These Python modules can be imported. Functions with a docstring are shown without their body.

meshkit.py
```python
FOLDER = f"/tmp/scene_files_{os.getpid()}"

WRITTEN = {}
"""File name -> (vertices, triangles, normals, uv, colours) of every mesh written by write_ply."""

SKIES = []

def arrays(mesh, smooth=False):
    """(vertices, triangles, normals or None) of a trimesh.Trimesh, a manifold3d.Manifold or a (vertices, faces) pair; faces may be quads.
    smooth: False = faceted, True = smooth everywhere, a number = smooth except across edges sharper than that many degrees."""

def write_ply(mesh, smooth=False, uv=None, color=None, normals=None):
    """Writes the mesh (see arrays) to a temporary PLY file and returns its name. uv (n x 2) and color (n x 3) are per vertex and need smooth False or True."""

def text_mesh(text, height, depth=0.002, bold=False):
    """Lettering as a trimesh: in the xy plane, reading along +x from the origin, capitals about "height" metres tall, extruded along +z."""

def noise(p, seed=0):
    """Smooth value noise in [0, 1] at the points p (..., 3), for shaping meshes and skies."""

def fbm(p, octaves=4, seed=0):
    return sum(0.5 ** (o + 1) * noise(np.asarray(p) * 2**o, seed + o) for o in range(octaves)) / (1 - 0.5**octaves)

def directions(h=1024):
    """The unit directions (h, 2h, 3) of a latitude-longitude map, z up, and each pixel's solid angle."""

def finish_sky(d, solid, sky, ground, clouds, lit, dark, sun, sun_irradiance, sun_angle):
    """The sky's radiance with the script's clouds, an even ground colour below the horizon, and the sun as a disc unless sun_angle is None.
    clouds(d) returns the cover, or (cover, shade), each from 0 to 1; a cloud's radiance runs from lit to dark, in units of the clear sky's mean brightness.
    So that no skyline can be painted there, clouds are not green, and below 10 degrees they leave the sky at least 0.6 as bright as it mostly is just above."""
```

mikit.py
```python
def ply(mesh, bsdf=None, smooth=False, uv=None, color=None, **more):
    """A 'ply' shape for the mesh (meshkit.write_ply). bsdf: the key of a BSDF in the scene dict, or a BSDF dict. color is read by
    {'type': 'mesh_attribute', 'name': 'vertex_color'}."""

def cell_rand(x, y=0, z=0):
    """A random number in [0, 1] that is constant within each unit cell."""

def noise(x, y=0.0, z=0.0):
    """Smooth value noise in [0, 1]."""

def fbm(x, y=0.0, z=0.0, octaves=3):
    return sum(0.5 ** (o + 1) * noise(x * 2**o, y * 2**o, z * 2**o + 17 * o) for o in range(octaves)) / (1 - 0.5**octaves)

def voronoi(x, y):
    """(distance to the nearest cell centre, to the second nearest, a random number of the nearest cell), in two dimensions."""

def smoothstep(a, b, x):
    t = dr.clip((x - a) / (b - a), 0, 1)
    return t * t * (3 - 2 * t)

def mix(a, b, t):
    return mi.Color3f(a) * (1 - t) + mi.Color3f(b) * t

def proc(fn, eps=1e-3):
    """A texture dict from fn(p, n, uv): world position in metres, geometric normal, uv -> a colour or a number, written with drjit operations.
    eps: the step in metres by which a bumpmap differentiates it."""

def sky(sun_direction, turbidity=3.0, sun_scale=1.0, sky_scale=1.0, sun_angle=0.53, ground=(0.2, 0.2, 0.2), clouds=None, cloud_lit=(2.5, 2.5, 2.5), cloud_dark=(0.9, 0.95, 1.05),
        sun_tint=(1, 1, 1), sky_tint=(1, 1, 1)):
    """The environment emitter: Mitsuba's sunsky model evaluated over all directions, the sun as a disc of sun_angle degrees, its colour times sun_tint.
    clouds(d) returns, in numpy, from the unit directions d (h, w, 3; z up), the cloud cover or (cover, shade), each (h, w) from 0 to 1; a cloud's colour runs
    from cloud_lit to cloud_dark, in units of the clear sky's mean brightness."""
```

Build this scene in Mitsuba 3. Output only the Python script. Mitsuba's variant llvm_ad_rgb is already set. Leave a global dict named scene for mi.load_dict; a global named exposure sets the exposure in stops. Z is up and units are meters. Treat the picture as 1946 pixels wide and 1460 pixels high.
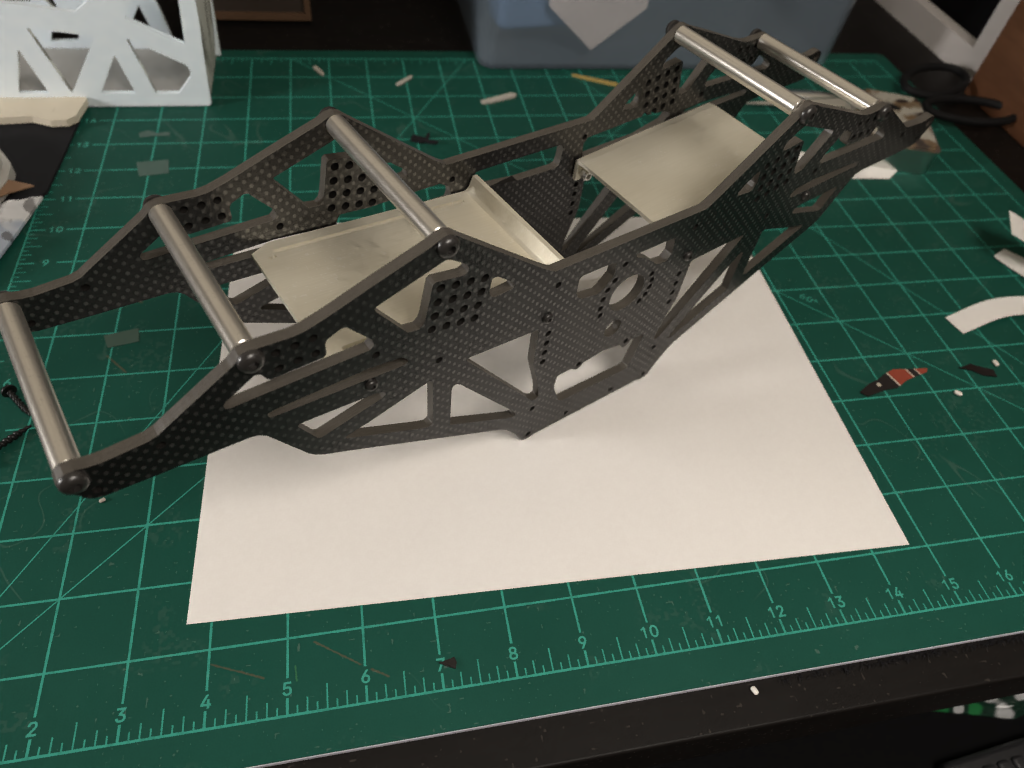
import math, random
import numpy as np
import drjit as dr
import mitsuba as mi
import trimesh, manifold3d as m3
from shapely.geometry import Polygon, Point, LineString, MultiPolygon
from shapely.ops import unary_union
import shapely
import mikit, meshkit

U = 0.0254                       # the cutting mat is ruled in inches: every number below is in inches
T = mi.ScalarTransform4f
scene, labels = {}, {}
random.seed(7); rng = np.random.default_rng(7)

# ------------------------------------------------------------------ camera, lamps, exposure
CAM = np.array([6.3815, -2.9094, 9.982]); FWD = np.array([0.19195, 0.61297, -0.76644]); UP = np.array([0.08275, 0.76807, 0.635])
scene['camera'] = {'type': 'thinlens', 'fov': 70.72, 'fov_axis': 'x', 'near_clip': 0.01, 'far_clip': 50.0,
                   'aperture_radius': 0.0011, 'focus_distance': 9.6 * U,
                   'to_world': T().look_at(origin=(CAM * U).tolist(), target=((CAM + FWD) * U).tolist(), up=UP.tolist())}
exposure = 0.0
scene['room_light'] = {'type': 'constant', 'radiance': {'type': 'rgb', 'value': [0.105, 0.09, 0.072]}}


def lamp(key, center, target, w, h, rgb):
    scene[key] = {'type': 'rectangle', 'to_world': T().look_at(origin=[c * U for c in center], target=[c * U for c in target], up=[0, 1, 0.01]) @ T().scale([w * U / 2, h * U / 2, 1]),
                  'emitter': {'type': 'area', 'radiance': {'type': 'rgb', 'value': rgb}}, 'bsdf': {'type': 'diffuse', 'reflectance': {'type': 'rgb', 'value': 0.5}}}


lamp('ceiling_lamp', (15.5, -10, 24), (8, 3, 0), 11, 11, [14.6, 13.4, 12.0])
lamp('ceiling_bounce_fill', (6, 44, 62), (6, 44, 0), 130, 90, [0.29, 0.25, 0.19])  # added emitter in place of light bounced off the ceiling
lamp('side_lamp', (-30, 2, 12), (8, 6, 0), 7, 5, [76.0, 73.0, 70.0])
labels['ceiling_lamp'] = {'label': 'square warm ceiling lamp above the work desk', 'category': 'lamp'}
labels['ceiling_bounce_fill'] = {'label': 'added wide warm fill standing in for ceiling bounce above the desk', 'category': 'lamp'}
labels['side_lamp'] = {'label': 'cool white screen lamp left of the work desk', 'category': 'lamp'}

# ------------------------------------------------------------------ helpers


def tag(key, label=None, cat=None, group=None, kind=None):
    labels[key] = {k: v for k, v in (('label', label), ('category', cat), ('group', group), ('kind', kind)) if v}


def numbered(key):
    if key not in scene and not any(k.startswith(key + '__') for k in scene):
        return key
    i = 1
    while f'{key}_{i:03d}' in scene or any(k.startswith(f'{key}_{i:03d}__') for k in scene):
        i += 1
    return f'{key}_{i:03d}'


def put(key, mesh, bsdf, smooth=False):
    """One entry of the scene from a mesh in inches."""
    key = numbered(key)
    if hasattr(mesh, 'to_mesh'):
        q = mesh.to_mesh(); mesh = trimesh.Trimesh(q.vert_properties[:, :3], q.tri_verts, process=False)
    m = mesh.copy(); m.vertices = np.asarray(m.vertices) * U
    scene[key] = mikit.ply(m, bsdf, smooth)
    return key


def rgb(*v):
    return {'type': 'rgb', 'value': list(v)}


def prin(base, rough=0.5, metal=0.0, spec=0.5, **k):
    return {'type': 'twosided', 'b': {'type': 'principled', 'base_color': base if isinstance(base, dict) else rgb(*base), 'roughness': rough, 'metallic': metal, 'specular': spec, **k}}


def bumped(tex, scale, inner):
    return {'type': 'twosided', 'b': {'type': 'bumpmap', 'a': tex, 'scale': scale, 'c': inner['b']}}


def extrude(poly, h):
    polys = list(poly.geoms) if hasattr(poly, 'geoms') else [poly]
    return trimesh.util.concatenate([trimesh.creation.extrude_polygon(p, h, engine='earcut') for p in polys if p.area > 1e-7])


def box(x0, x1, y0, y1, z0, z1):
    m = trimesh.creation.box((x1 - x0, y1 - y0, z1 - z0)); m.apply_translation(((x0 + x1) / 2, (y0 + y1) / 2, (z0 + z1) / 2)); return m


def rbox(sx, sy, sz, r, seg=16):
    """A box with rounded edges, centred on the origin."""
    s = m3.Manifold.sphere(r, seg)
    pts = [s.translate([a * (sx / 2 - r), b * (sy / 2 - r), c * (sz / 2 - r)]) for a in (-1, 1) for b in (-1, 1) for c in (-1, 1)]
    return m3.Manifold.batch_hull(pts)


def tm(man):
    q = man.to_mesh(); return trimesh.Trimesh(q.vert_properties[:, :3], q.tri_verts, process=False)


def soft(poly, r):
    return poly.buffer(-r).buffer(2 * r, quad_segs=6).buffer(-r, quad_segs=6)


def chain(pts, rad, seg=12):
    """Hulls of spheres along a polyline (rounded rod)."""
    rad = np.broadcast_to(rad, len(pts)); out = []
    for i in range(len(pts) - 1):
        out.append(m3.Manifold.batch_hull([m3.Manifold.sphere(float(rad[j]), seg).translate([float(c) for c in pts[j]]) for j in (i, i + 1)]))
    return m3.Manifold.batch_boolean(out, m3.OpType.Add)


# ------------------------------------------------------------------ the chassis frame: u along the car, v up, w across (0 = outer face of the near plate)
TH = 0.425
E1 = np.array([math.cos(TH), math.sin(TH), 0]); EN = np.array([-math.sin(TH), math.cos(TH), 0]); EZ = np.array([0, 0, 1.0])
G0 = np.array([8.8964, 3.8484, 0.016])
TP, WF = 0.15, 2.653             # plate thickness, inner face of the far plate
MID = 1.335                      # the side plates are mirror images front to back about this u


def P(a):
    a = np.atleast_2d(a); return G0 + a[:, :1] * E1 + a[:, 1:2] * EZ + a[:, 2:3] * EN


def from_uvw(mesh):
    m = mesh.copy(); m.vertices = P(np.asarray(m.vertices)); m.invert() if np.linalg.det(np.stack([E1, EZ, EN])) < 0 else None; return m


def uvw(p):
    q = [p[0] / U - float(G0[0]), p[1] / U - float(G0[1]), p[2] / U - float(G0[2])]
    return q[0] * float(E1[0]) + q[1] * float(E1[1]), q[2], q[0] * float(EN[0]) + q[1] * float(EN[1])


# ------------------------------------------------------------------ materials
CELL = 0.08


def weave(p):
    u, v, w = uvw(p)
    wob = (mikit.noise(u * 3, v * 3) - 0.5) * 0.02
    a, b = (u + wob) / CELL, (v - wob) / CELL
    i, j = dr.floor(a), dr.floor(b)
    fa, fb = a - i - 0.5, b - j - 0.5
    par = dr.abs(i + j) - 2 * dr.floor(dr.abs(i + j) * 0.5)
    return fa, fb, par, i, j


def carbon_color(p, n, uv):
    u, v, w = uvw(p)
    fa, fb, par, i, j = weave(p)
    face = dr.abs(n[0] * float(EN[0]) + n[1] * float(EN[1])) > 0.8
    dome = dr.clip(1 - dr.square(fa * 2.0) - dr.square(fb * 1.7), 0, 1)
    tow = par * mikit.smoothstep(0.35, 0.95, dome)
    fib = mikit.noise(u * 160, v * 22)
    k = mikit.cell_rand(i, j, 3)
    lit = mikit.mix((0.0042, 0.0039, 0.0039), (0.036, 0.0345, 0.033), tow * (0.6 + 0.4 * fib) * (0.7 + 0.5 * k))  # pale tow centres are fibre highlights mixed into the base colour
    lam = mikit.noise(w * 150, u * 6, v * 6) * 0.5 + mikit.noise(u * 70, v * 70, w * 60) * 0.5
    edge = mikit.mix((0.045, 0.040, 0.034), (0.090, 0.080, 0.068), lam)
    return dr.select(face, lit, edge)


def carbon_bump(p, n, uv):
    fa, fb, par, i, j = weave(p)
    h1 = (1 - dr.square(2 * fa)) * 0.75 + (1 - dr.square(2 * fb)) * 0.5
    return h1 * dr.select(par > 0.5, 1.0, 0.55)


def carbon_rough(p, n, uv):
    return 0.22 + 0.1 * mikit.noise(p[0] / U * 6, p[1] / U * 6, p[2] / U * 6)


def carbon_gloss(p, n, uv):
    fa, fb, par, i, j = weave(p)
    face = dr.abs(n[0] * float(EN[0]) + n[1] * float(EN[1])) > 0.8
    dome = dr.clip(1 - dr.square(fa * 1.9) - dr.square(fb * 1.6), 0, 1)
    return dr.select(face, 0.2 + 0.8 * par * mikit.smoothstep(0.1, 0.75, dome) * (0.75 + 0.25 * mikit.cell_rand(i, j, 5)), 0.1)


scene['carbon'] = bumped(mikit.proc(carbon_bump, 1e-4), 4.5e-5, {'b': {'type': 'blendbsdf', 'weight': mikit.proc(carbon_gloss),
                         'a': prin(mikit.proc(carbon_color), 0.42, spec=0.4)['b'], 'b': prin(mikit.proc(carbon_color), mikit.proc(carbon_rough), spec=0.75)['b']}})


def tube_color(p, n, uv):
    u, v, w = uvw(p)
    s = mikit.noise(u * 60, v * 60, w * 1.2)
    pit = mikit.smoothstep(0.72, 0.8, mikit.noise(u * 38, v * 38, w * 30))
    return mikit.mix((0.88, 0.84, 0.77), (0.76, 0.71, 0.64), s * 0.7) * (1 - 0.08 * pit)


def tube_rough(p, n, uv):
    u, v, w = uvw(p)
    return 0.22 + 0.04 * mikit.noise(u * 50, v * 50, w * 1.0) + 0.025 * mikit.noise(w * 9, u * 9, v * 9)


scene['bare_tube'] = prin(mikit.proc(tube_color), mikit.proc(tube_rough), metal=0.92)


def tray_color(p, n, uv):
    u, v, w = uvw(p)
    g = mikit.noise(u * 3, w * 110, v * 20) * 0.45 + mikit.fbm(u * 1.1, w * 1.4, 5.0) * 0.55
    mark = mikit.smoothstep(0.8, 0.88, mikit.noise(u * 30, w * 30)) * mikit.smoothstep(0.5, 0.72, mikit.fbm(u * 1.6 + 5, w * 1.6, 2.0))
    return mikit.mix(mikit.mix((0.92, 0.87, 0.73), (0.80, 0.745, 0.60), g), (0.97, 0.95, 0.88), mark * 0.4)


def tray_rough(p, n, uv):
    u, v, w = uvw(p)
    scuff = mikit.smoothstep(0.6, 0.78, mikit.noise(u * 26, w * 26)) * mikit.smoothstep(0.45, 0.65, mikit.noise(u * 1.1 + 3, w * 1.1))
    return 0.5 + 0.06 * mikit.fbm(u * 5, w * 5, 1.0) - 0.16 * scuff


scene['sheet_aluminium'] = prin(mikit.proc(tray_color), mikit.proc(tray_rough), metal=0.72)
scene['black_steel'] = prin((0.022, 0.02, 0.019), 0.32, spec=0.6)
scene['bright_steel'] = prin((0.7, 0.69, 0.66), 0.22, metal=1.0)

# mat ---------------------------------------------------------------
SEG = []                         # worn and scratched places of the mat: x0, y0, x1, y1, half-width, brown (1) or pale (0)
for s in ((5.35, 0.9, 5.95, 0.5, 0.012, 1), (4.03, 0.80, 4.7, 0.52, 0.012, 1), (6.08, 0.42, 6.3, 0.29, 0.014, 1), (2.05, 8.0, 2.35, 7.75, 0.02, 1), (1.95, 6.45, 2.3, 6.05, 0.018, 1), (5.10, 0.62, 5.12, 0.42, 0.01, 0)):
    SEG.append(s)


def seg_dist(x, y, s):
    dx, dy = s[2] - s[0], s[3] - s[1]
    t = dr.clip(((x - s[0]) * dx + (y - s[1]) * dy) / (dx * dx + dy * dy), 0, 1)
    return dr.sqrt(dr.square(x - s[0] - t * dx) + dr.square(y - s[1] - t * dy))


def ruler(d, a, lo, hi):
    """Tick marks of an inch rule: a runs along it, d away from its base line."""
    e = a * 8
    k = dr.floor(e + 0.5)
    off = dr.abs(e - k) / 8
    m2, m4, m8 = k - 2 * dr.floor(k / 2), k - 4 * dr.floor(k / 4), k - 8 * dr.floor(k / 8)
    length = dr.select(m8 < 0.5, 0.22, dr.select(m4 < 0.5, 0.33, dr.select(m2 < 0.5, 0.2, 0.115)))
    wide = dr.select(m8 < 0.5, 0.017, 0.0105)
    return (off < wide) & (d > -0.017) & (d < length) & (a > lo) & (a < hi)


GX, GY = 23.0, 17.0


def mat_color(p, n, uv):
    x, y = p[0] / U, p[1] / U
    wob = (mikit.noise(x * 9, y * 9) - 0.5) * 0.006
    fx, fy = dr.abs(x - dr.floor(x + 0.5)) + wob, dr.abs(y - dr.floor(y + 0.5)) + wob
    inside = (x > -0.017) & (x < GX + 0.017) & (y > -0.017) & (y < GY + 0.017)
    gap_b = (y > 0.2) & (y < 0.47) & (dr.abs(x - dr.floor(x + 0.5)) < 0.5)
    gap_l = (x > 0.3) & (x < 0.68)
    ln = ((fx < 0.0165) & ~gap_b | (fy < 0.0165) & ~gap_l) & inside
    ln |= ruler(y, x, -0.01, GX + 0.01) | ruler(x, y, -0.01, GY + 0.01) | ruler(GY - y, x, -0.01, GX + 0.01)
    thin = 0.0095
    dg = dr.minimum(dr.minimum(dr.abs(x - y) * 0.7071, dr.abs(x + y - 22.0) * 0.7071), dr.minimum(dr.abs(y - 1.7320508 * x) * 0.5, dr.abs(y - 1.7320508 * (22.0 - x)) * 0.5))
    ln |= (dg < thin) & inside & (y > 0.5)
    ink = dr.select(ln, 1.0, 0.0)
    worn = mikit.noise(x * 14, y * 14) * 0.5 + mikit.noise(x * 45, y * 45) * 0.5
    ink = ink * (0.72 + 0.28 * mikit.smoothstep(0.15, 0.5, worn))
    cloud = mikit.fbm(x * 0.6, y * 0.6, 2.0)
    fine = mikit.noise(x * 90, y * 90)
    g = mikit.mix((0.0065, 0.058, 0.041), (0.011, 0.076, 0.055), cloud * 0.7 + fine * 0.3)
    scuff = mikit.smoothstep(0.66, 0.86, mikit.noise(x * 2.1 + 7, y * 2.1)) * mikit.smoothstep(0.5, 0.8, mikit.noise(x * 19, y * 19)) * 0.05
    hair = mikit.smoothstep(0.965, 0.99, 1 - dr.abs(mikit.noise(x * 1.7 + y * 0.9, y * 1.1 - x * 0.6, 4.0) - 0.5) * 2) * mikit.smoothstep(0.55, 0.75, mikit.noise(x * 0.9, y * 0.9, 9.0)) * 0.09
    speck = mikit.smoothstep(0.93, 0.97, mikit.noise(x * 21, y * 21, 3.0)) * 0.2
    c = mikit.mix(g, (0.042, 0.29, 0.225), ink)
    c = mikit.mix(c, (0.24, 0.30, 0.26), dr.clip(scuff + hair + speck, 0, 0.6))
    for s in SEG:
        m = mikit.smoothstep(s[4] * 1.6, s[4] * 0.4, seg_dist(x, y, s) + (mikit.noise(x * 40, y * 40) - 0.5) * 0.012)
        c = mikit.mix(c, (0.12, 0.085, 0.05) if s[5] else (0.06, 0.2, 0.08), m * 0.5)
    return c


def mat_rough(p, n, uv):
    x, y = p[0] / U, p[1] / U
    return 0.46 + 0.14 * mikit.fbm(x * 3, y * 3, 1.0)


def mat_bump(p, n, uv):
    x, y = p[0] / U, p[1] / U
    return mikit.noise(x * 70, y * 70)


scene['mat_vinyl'] = bumped(mikit.proc(mat_bump, 1e-4), 1.2e-5, prin(mikit.proc(mat_color), mikit.proc(mat_rough), spec=0.12))
scene['mat_core'] = prin((0.48, 0.48, 0.54), 0.5)
scene['mat_ink'] = prin((0.042, 0.29, 0.225), 0.5, spec=0.3)


def paper_color(p, n, uv):
    x, y = p[0] / U, p[1] / U
    f = mikit.noise(x * 60, y * 60) * 0.6 + mikit.noise(x * 17, y * 17) * 0.4
    return mikit.mix((0.80, 0.77, 0.74), (0.84, 0.815, 0.785), f)


scene['paper'] = {'type': 'twosided', 'b': {'type': 'diffuse', 'reflectance': mikit.proc(paper_color)}}


def desk_color(p, n, uv):
    x, y, z = p[0] / U, p[1] / U, p[2] / U
    d = mikit.smoothstep(0.86, 0.93, mikit.noise(x * 16, y * 16, z * 16)) * 0.10 + 0.5 * mikit.smoothstep(0.95, 0.98, mikit.noise(x * 11, y * 11, z * 11 + 5)) * 0.4
    return mikit.mix((0.0055, 0.0045, 0.0041), (0.0085, 0.007, 0.0063), mikit.fbm(x * 1.5, y * 9, z)) + d * 0.5 * mi.Color3f(0.5, 0.42, 0.36)


scene['black_laminate'] = prin(mikit.proc(desk_color), 0.5, spec=0.15)
scene['dark_void'] = prin((0.003, 0.003, 0.0035), 0.8, spec=0.1)

# ------------------------------------------------------------------ the setting
put('floor', box(-60, 90, -60, 40, -29, -28.5), 'dark_void'); tag('floor', kind='structure')
put('wall', box(-60, 90, 26.5, 27.0, -28.5, 9.5), 'dark_void'); tag('wall', kind='structure')

DT = -0.012                      # the mat's top sheet is z = 0; the desk top lies under it
desk = 'desk'
put('desk__top', tm(rbox(80, 27.45, 1.35, 0.05).translate([10, -1.12 + 27.45 / 2, -0.115 - 1.35 / 2])), 'black_laminate', 30)
put('desk__tray', box(-10, 40, -4.2, 6, -5.4, -5.0), 'dark_void')
tag(desk, 'black laminate desk under the green cutting mat', 'desk')

# ------------------------------------------------------------------ cutting mat
mx0, mx1, my0, my1 = -0.52, GX + 0.5, -0.525, 17.46
core = soft(shapely.geometry.box(mx0, my0, mx1, my1), 0.25)
m = extrude(core, 0.085); m.apply_translation((0, 0, -0.11)); put('cutting_mat__core', m, 'mat_core')
m = extrude(core.buffer(-0.012), 0.025); m.apply_translation((0, 0, -0.025)); put('cutting_mat__surface', m, 'mat_vinyl')


def number(txt, cx, cy, h=0.165):
    parts, x = [], 0.0
    for ch in txt:
        if ch == '1':   # a plain upright stroke with a flag, as printed on the mat
            q = extrude(unary_union([shapely.geometry.box(0.42 * h, 0, 0.58 * h, h), Polygon([(0.5 * h, h), (0.18 * h, 0.78 * h), (0.18 * h, 0.64 * h), (0.5 * h, 0.82 * h)])]), 0.0024); adv = 0.86 * h
        else:
            q = meshkit.text_mesh(ch, h, 0.0024, bold=True); adv = q.bounds[1, 0] + 0.1 * h
        q.apply_translation((x, 0, 0)); parts.append(q); x += adv
    t = trimesh.util.concatenate(parts)
    b = t.bounds; t.apply_translation((cx - (b[0, 0] + b[1, 0]) / 2, cy - (b[0, 1] + b[1, 1]) / 2, 0.0003 - b[0, 2]))
    put('cutting_mat__printed_number', t, 'mat_ink')


for k in range(1, 23):
    if k != 7: number(str(k), k, 0.335)
number('7', 7.0, 0.335)
for k in range(1, 17): number(str(k), 0.49, k)
t = meshkit.text_mesh('60°', 0.17, 0.0024); t.apply_transform(trimesh.transformations.rotation_matrix(-math.pi / 4, (0, 0, 1))); t.apply_translation((15.42, 6.78, 0.0003)); put('cutting_mat__printed_number', t, 'mat_ink')
tag('cutting_mat', 'large green cutting mat ruled with one inch squares and edge numbers', 'cutting mat')

# ------------------------------------------------------------------ paper sheet


def sheet(poly_pts, z, nx=44, ny=34, amp=0.012, thick=0.008, seed=1):
    a, b, c, d = [np.array(q, float) for q in poly_pts]
    s, t = np.meshgrid(np.linspace(0, 1, nx), np.linspace(0, 1, ny), indexing='ij')
    xy = (a * (1 - s)[..., None] + b * s[..., None]) * (1 - t)[..., None] + (d * (1 - s)[..., None] + c * s[..., None]) * t[..., None]
    h = amp * (meshkit.noise(np.stack([xy[..., 0] * 0.35, xy[..., 1] * 0.35, 0 * s + seed], -1)))
    top = np.concatenate([xy, (z + thick + h)[..., None]], -1).reshape(-1, 3)
    bot = top - [0, 0, thick]
    i, j = np.meshgrid(np.arange(nx - 1), np.arange(ny - 1), indexing='ij')
    q = np.stack([i * ny + j, (i + 1) * ny + j, (i + 1) * ny + j + 1, i * ny + j + 1], -1).reshape(-1, 4)
    f = np.vstack([q[:, [0, 1, 2]], q[:, [0, 2, 3]]])
    N = nx * ny
    ring = [k * ny for k in range(nx)] + [(nx - 1) * ny + k for k in range(1, ny)] + [k * ny + ny - 1 for k in range(nx - 2, -1, -1)] + [k for k in range(ny - 2, 0, -1)]
    r = np.array(ring); r2 = np.roll(r, -1)
    side = np.vstack([np.stack([r, r + N, r2 + N], 1), np.stack([r, r2 + N, r2], 1)])
    return trimesh.Trimesh(np.vstack([top, bot]), np.vstack([f, f[:, ::-1] + N, side]), process=False)


put('paper_sheet', sheet([(3.68, 1.39), (14.69, 1.06), (14.95, 9.56), (3.94, 9.9)], 0.002), 'paper', 30)
tag('paper_sheet', 'blank white letter sheet lying under the black model chassis', 'paper')

# ------------------------------------------------------------------ chassis
HALF = [(-0.05, 3.79), (-0.13, 3.83), (-0.27, 3.93), (-0.75, 4.30), (-1.54, 4.91), (-1.62, 4.98), (-1.72, 5.02), (-1.82, 5.0), (-1.93, 4.945), (-2.53, 4.74), (-3.20, 4.50), (-3.42, 4.435), (-3.56, 4.42),
        (-3.9, 4.445), (-4.02, 4.45), (-4.12, 4.42), (-4.22, 4.33), (-4.99, 3.85), (-5.08, 3.79), (-5.19, 3.758), (-5.6, 3.735), (-5.74, 3.75), (-5.86, 3.785), (-5.95, 3.785), (-6.02, 3.745), (-6.06, 3.67), (-6.055, 3.58),
        (-6.01, 3.49), (-5.95, 3.41), (-5.91, 3.32), (-5.85, 3.26), (-5.76, 3.23), (-5.29, 3.20), (-4.25, 3.15), (-4.15, 3.12), (-4.07, 3.05), (-3.65, 2.37), (-3.57, 2.28), (-3.45, 2.20), (-2.87, 1.90), (-0.58, 0.68), (-0.47, 0.59),
        (-0.29, 0.36), (-0.18, 0.17), (-0.12, 0.06), (-0.06, 0.01), (0.02, -0.01), (0.09, 0.0), (0.16, 0.03)]
mir = lambda pts: [(2 * MID - a, b) for a, b in pts][::-1]
OUT = Polygon(HALF + mir(HALF)).buffer(0)
HH = [
    [(-4.41, 3.83), (-4.40, 3.77), (-4.35, 3.752), (-2.73, 3.755), (-2.67, 3.81), (-2.70, 3.92), (-2.94, 4.21), (-2.98, 4.26), (-3.04, 4.27), (-3.21, 4.19), (-3.24, 4.14), (-3.24, 3.99), (-3.27, 3.94), (-3.88, 3.93), (-3.92, 3.97), (-3.97, 4.07), (-4.03, 4.09), (-4.28, 3.93), (-4.38, 3.87)],
    [(-4.01, 3.42), (-4.00, 3.36), (-3.97, 3.33), (-2.30, 3.24), (-2.24, 3.27), (-2.25, 3.33), (-2.34, 3.41), (-2.77, 3.455), (-3.92, 3.44)],
    [(-3.69, 3.01), (-3.71, 2.97), (-3.51, 2.60), (-3.46, 2.57), (-2.62, 2.80), (-2.56, 2.85), (-2.58, 2.91), (-2.70, 2.95)],
    [(-1.92, 2.72), (-1.88, 2.67), (-1.87, 1.75), (-1.94, 1.71), (-2.06, 1.76), (-3.16, 2.33), (-3.15, 2.37), (-2.83, 2.44), (-1.95, 2.71)],
    [(-1.58, 2.31), (-1.56, 2.38), (-1.50, 2.39), (-1.44, 2.34), (-0.43, 1.08), (-0.34, 0.94), (-0.36, 0.87), (-0.48, 0.92), (-1.58, 1.51)],
    [(-1.38, 2.81), (-1.32, 2.83), (-0.20, 2.77), (-0.165, 2.73), (-0.15, 2.0), (-0.02, 1.57), (0.06, 1.28), (0.08, 1.10), (0.01, 1.06), (-0.09, 1.14)],
    [(-1.72, 4.68), (-1.76, 4.68), (-2.61, 4.39), (-2.64, 4.37), (-2.62, 4.31), (-2.24, 3.79), (-2.09, 3.76), (-2.03, 3.81), (-2.00, 3.89), (-1.91, 4.38), (-1.87, 4.41), (-1.50, 4.35), (-1.43, 4.38), (-1.43, 4.45), (-1.48, 4.52), (-1.66, 4.65)],
    [(-1.08, 4.10), (-1.05, 4.12), (-0.99, 4.11), (-0.80, 3.96), (-0.71, 3.86), (-0.73, 3.80), (-1.01, 3.78), (-1.07, 3.82), (-1.10, 3.90)]]
HC = [[(0.40, 1.37), (0.43, 1.41), (0.69, 1.42), (0.77, 1.35), (0.83, 1.33), (0.89, 1.36), (0.94, 1.43), (MID, 1.49)] + mir([(0.40, 1.37), (0.43, 1.41), (0.69, 1.42), (0.77, 1.33), (0.83, 1.30), (0.89, 1.33), (0.94, 1.42)]) + [(2.12, 0.64), (2.04, 0.60), (0.62, 0.64), (0.56, 0.70), (0.39, 1.13)],
      [(0.43, 3.46), (0.48, 3.485), (0.96, 3.49), (1.06, 3.47), (1.10, 3.42), (1.10, 3.20), (0.95, 3.02), (0.87, 2.96), (0.55, 3.02), (0.46, 3.09), (0.42, 3.18), (0.42, 3.42)],
      [(1.45, 3.46), (2.20, 3.47), (2.24, 3.44), (2.27, 3.14), (2.19, 3.02), (1.99, 3.05), (1.83, 3.19), (1.66, 3.31), (1.51, 3.38)]]
DOTS = [(0.03, 2.58), (0.03, 2.378), (0.03, 2.175), (0.028, 1.97), (0.0, 0.844), (0.02, 0.13), (0.82, 0.175), (0.83, 1.45), (0.041, 3.508), (-1.796, 3.05), (-2.66, 3.635), (-5.089, 3.63), (-5.78, 3.37),
        (-3.77, 4.29), (-3.56, 4.288), (-3.36, 4.29), (-3.77, 4.05), (-3.56, 4.055), (-3.36, 4.055)]
GRID = [(-1.855 + 0.2055 * i - 0.0365 * j + 0.053, 4.291 - 0.0385 * i - 0.2065 * j) for i in range(4) for j in range(4)]
ARC = [(1.284, 3.347), (1.158, 3.098), (1.053, 2.953), (1.006, 2.788), (0.998, 2.603), (1.034, 2.444), (1.951, 2.879), (1.998, 2.738), (1.995, 2.60), (1.946, 2.464), (1.847, 2.366)]
BOLT = [(-5.915, 3.645), (-4.03, 4.33), (-1.735, 4.885), (4.31, 4.905), (6.58, 4.36)]
BUTTON = [(-0.047, 2.935), (-2.752, 3.155), (2.69, 2.93), (5.40, 3.14)]

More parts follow.
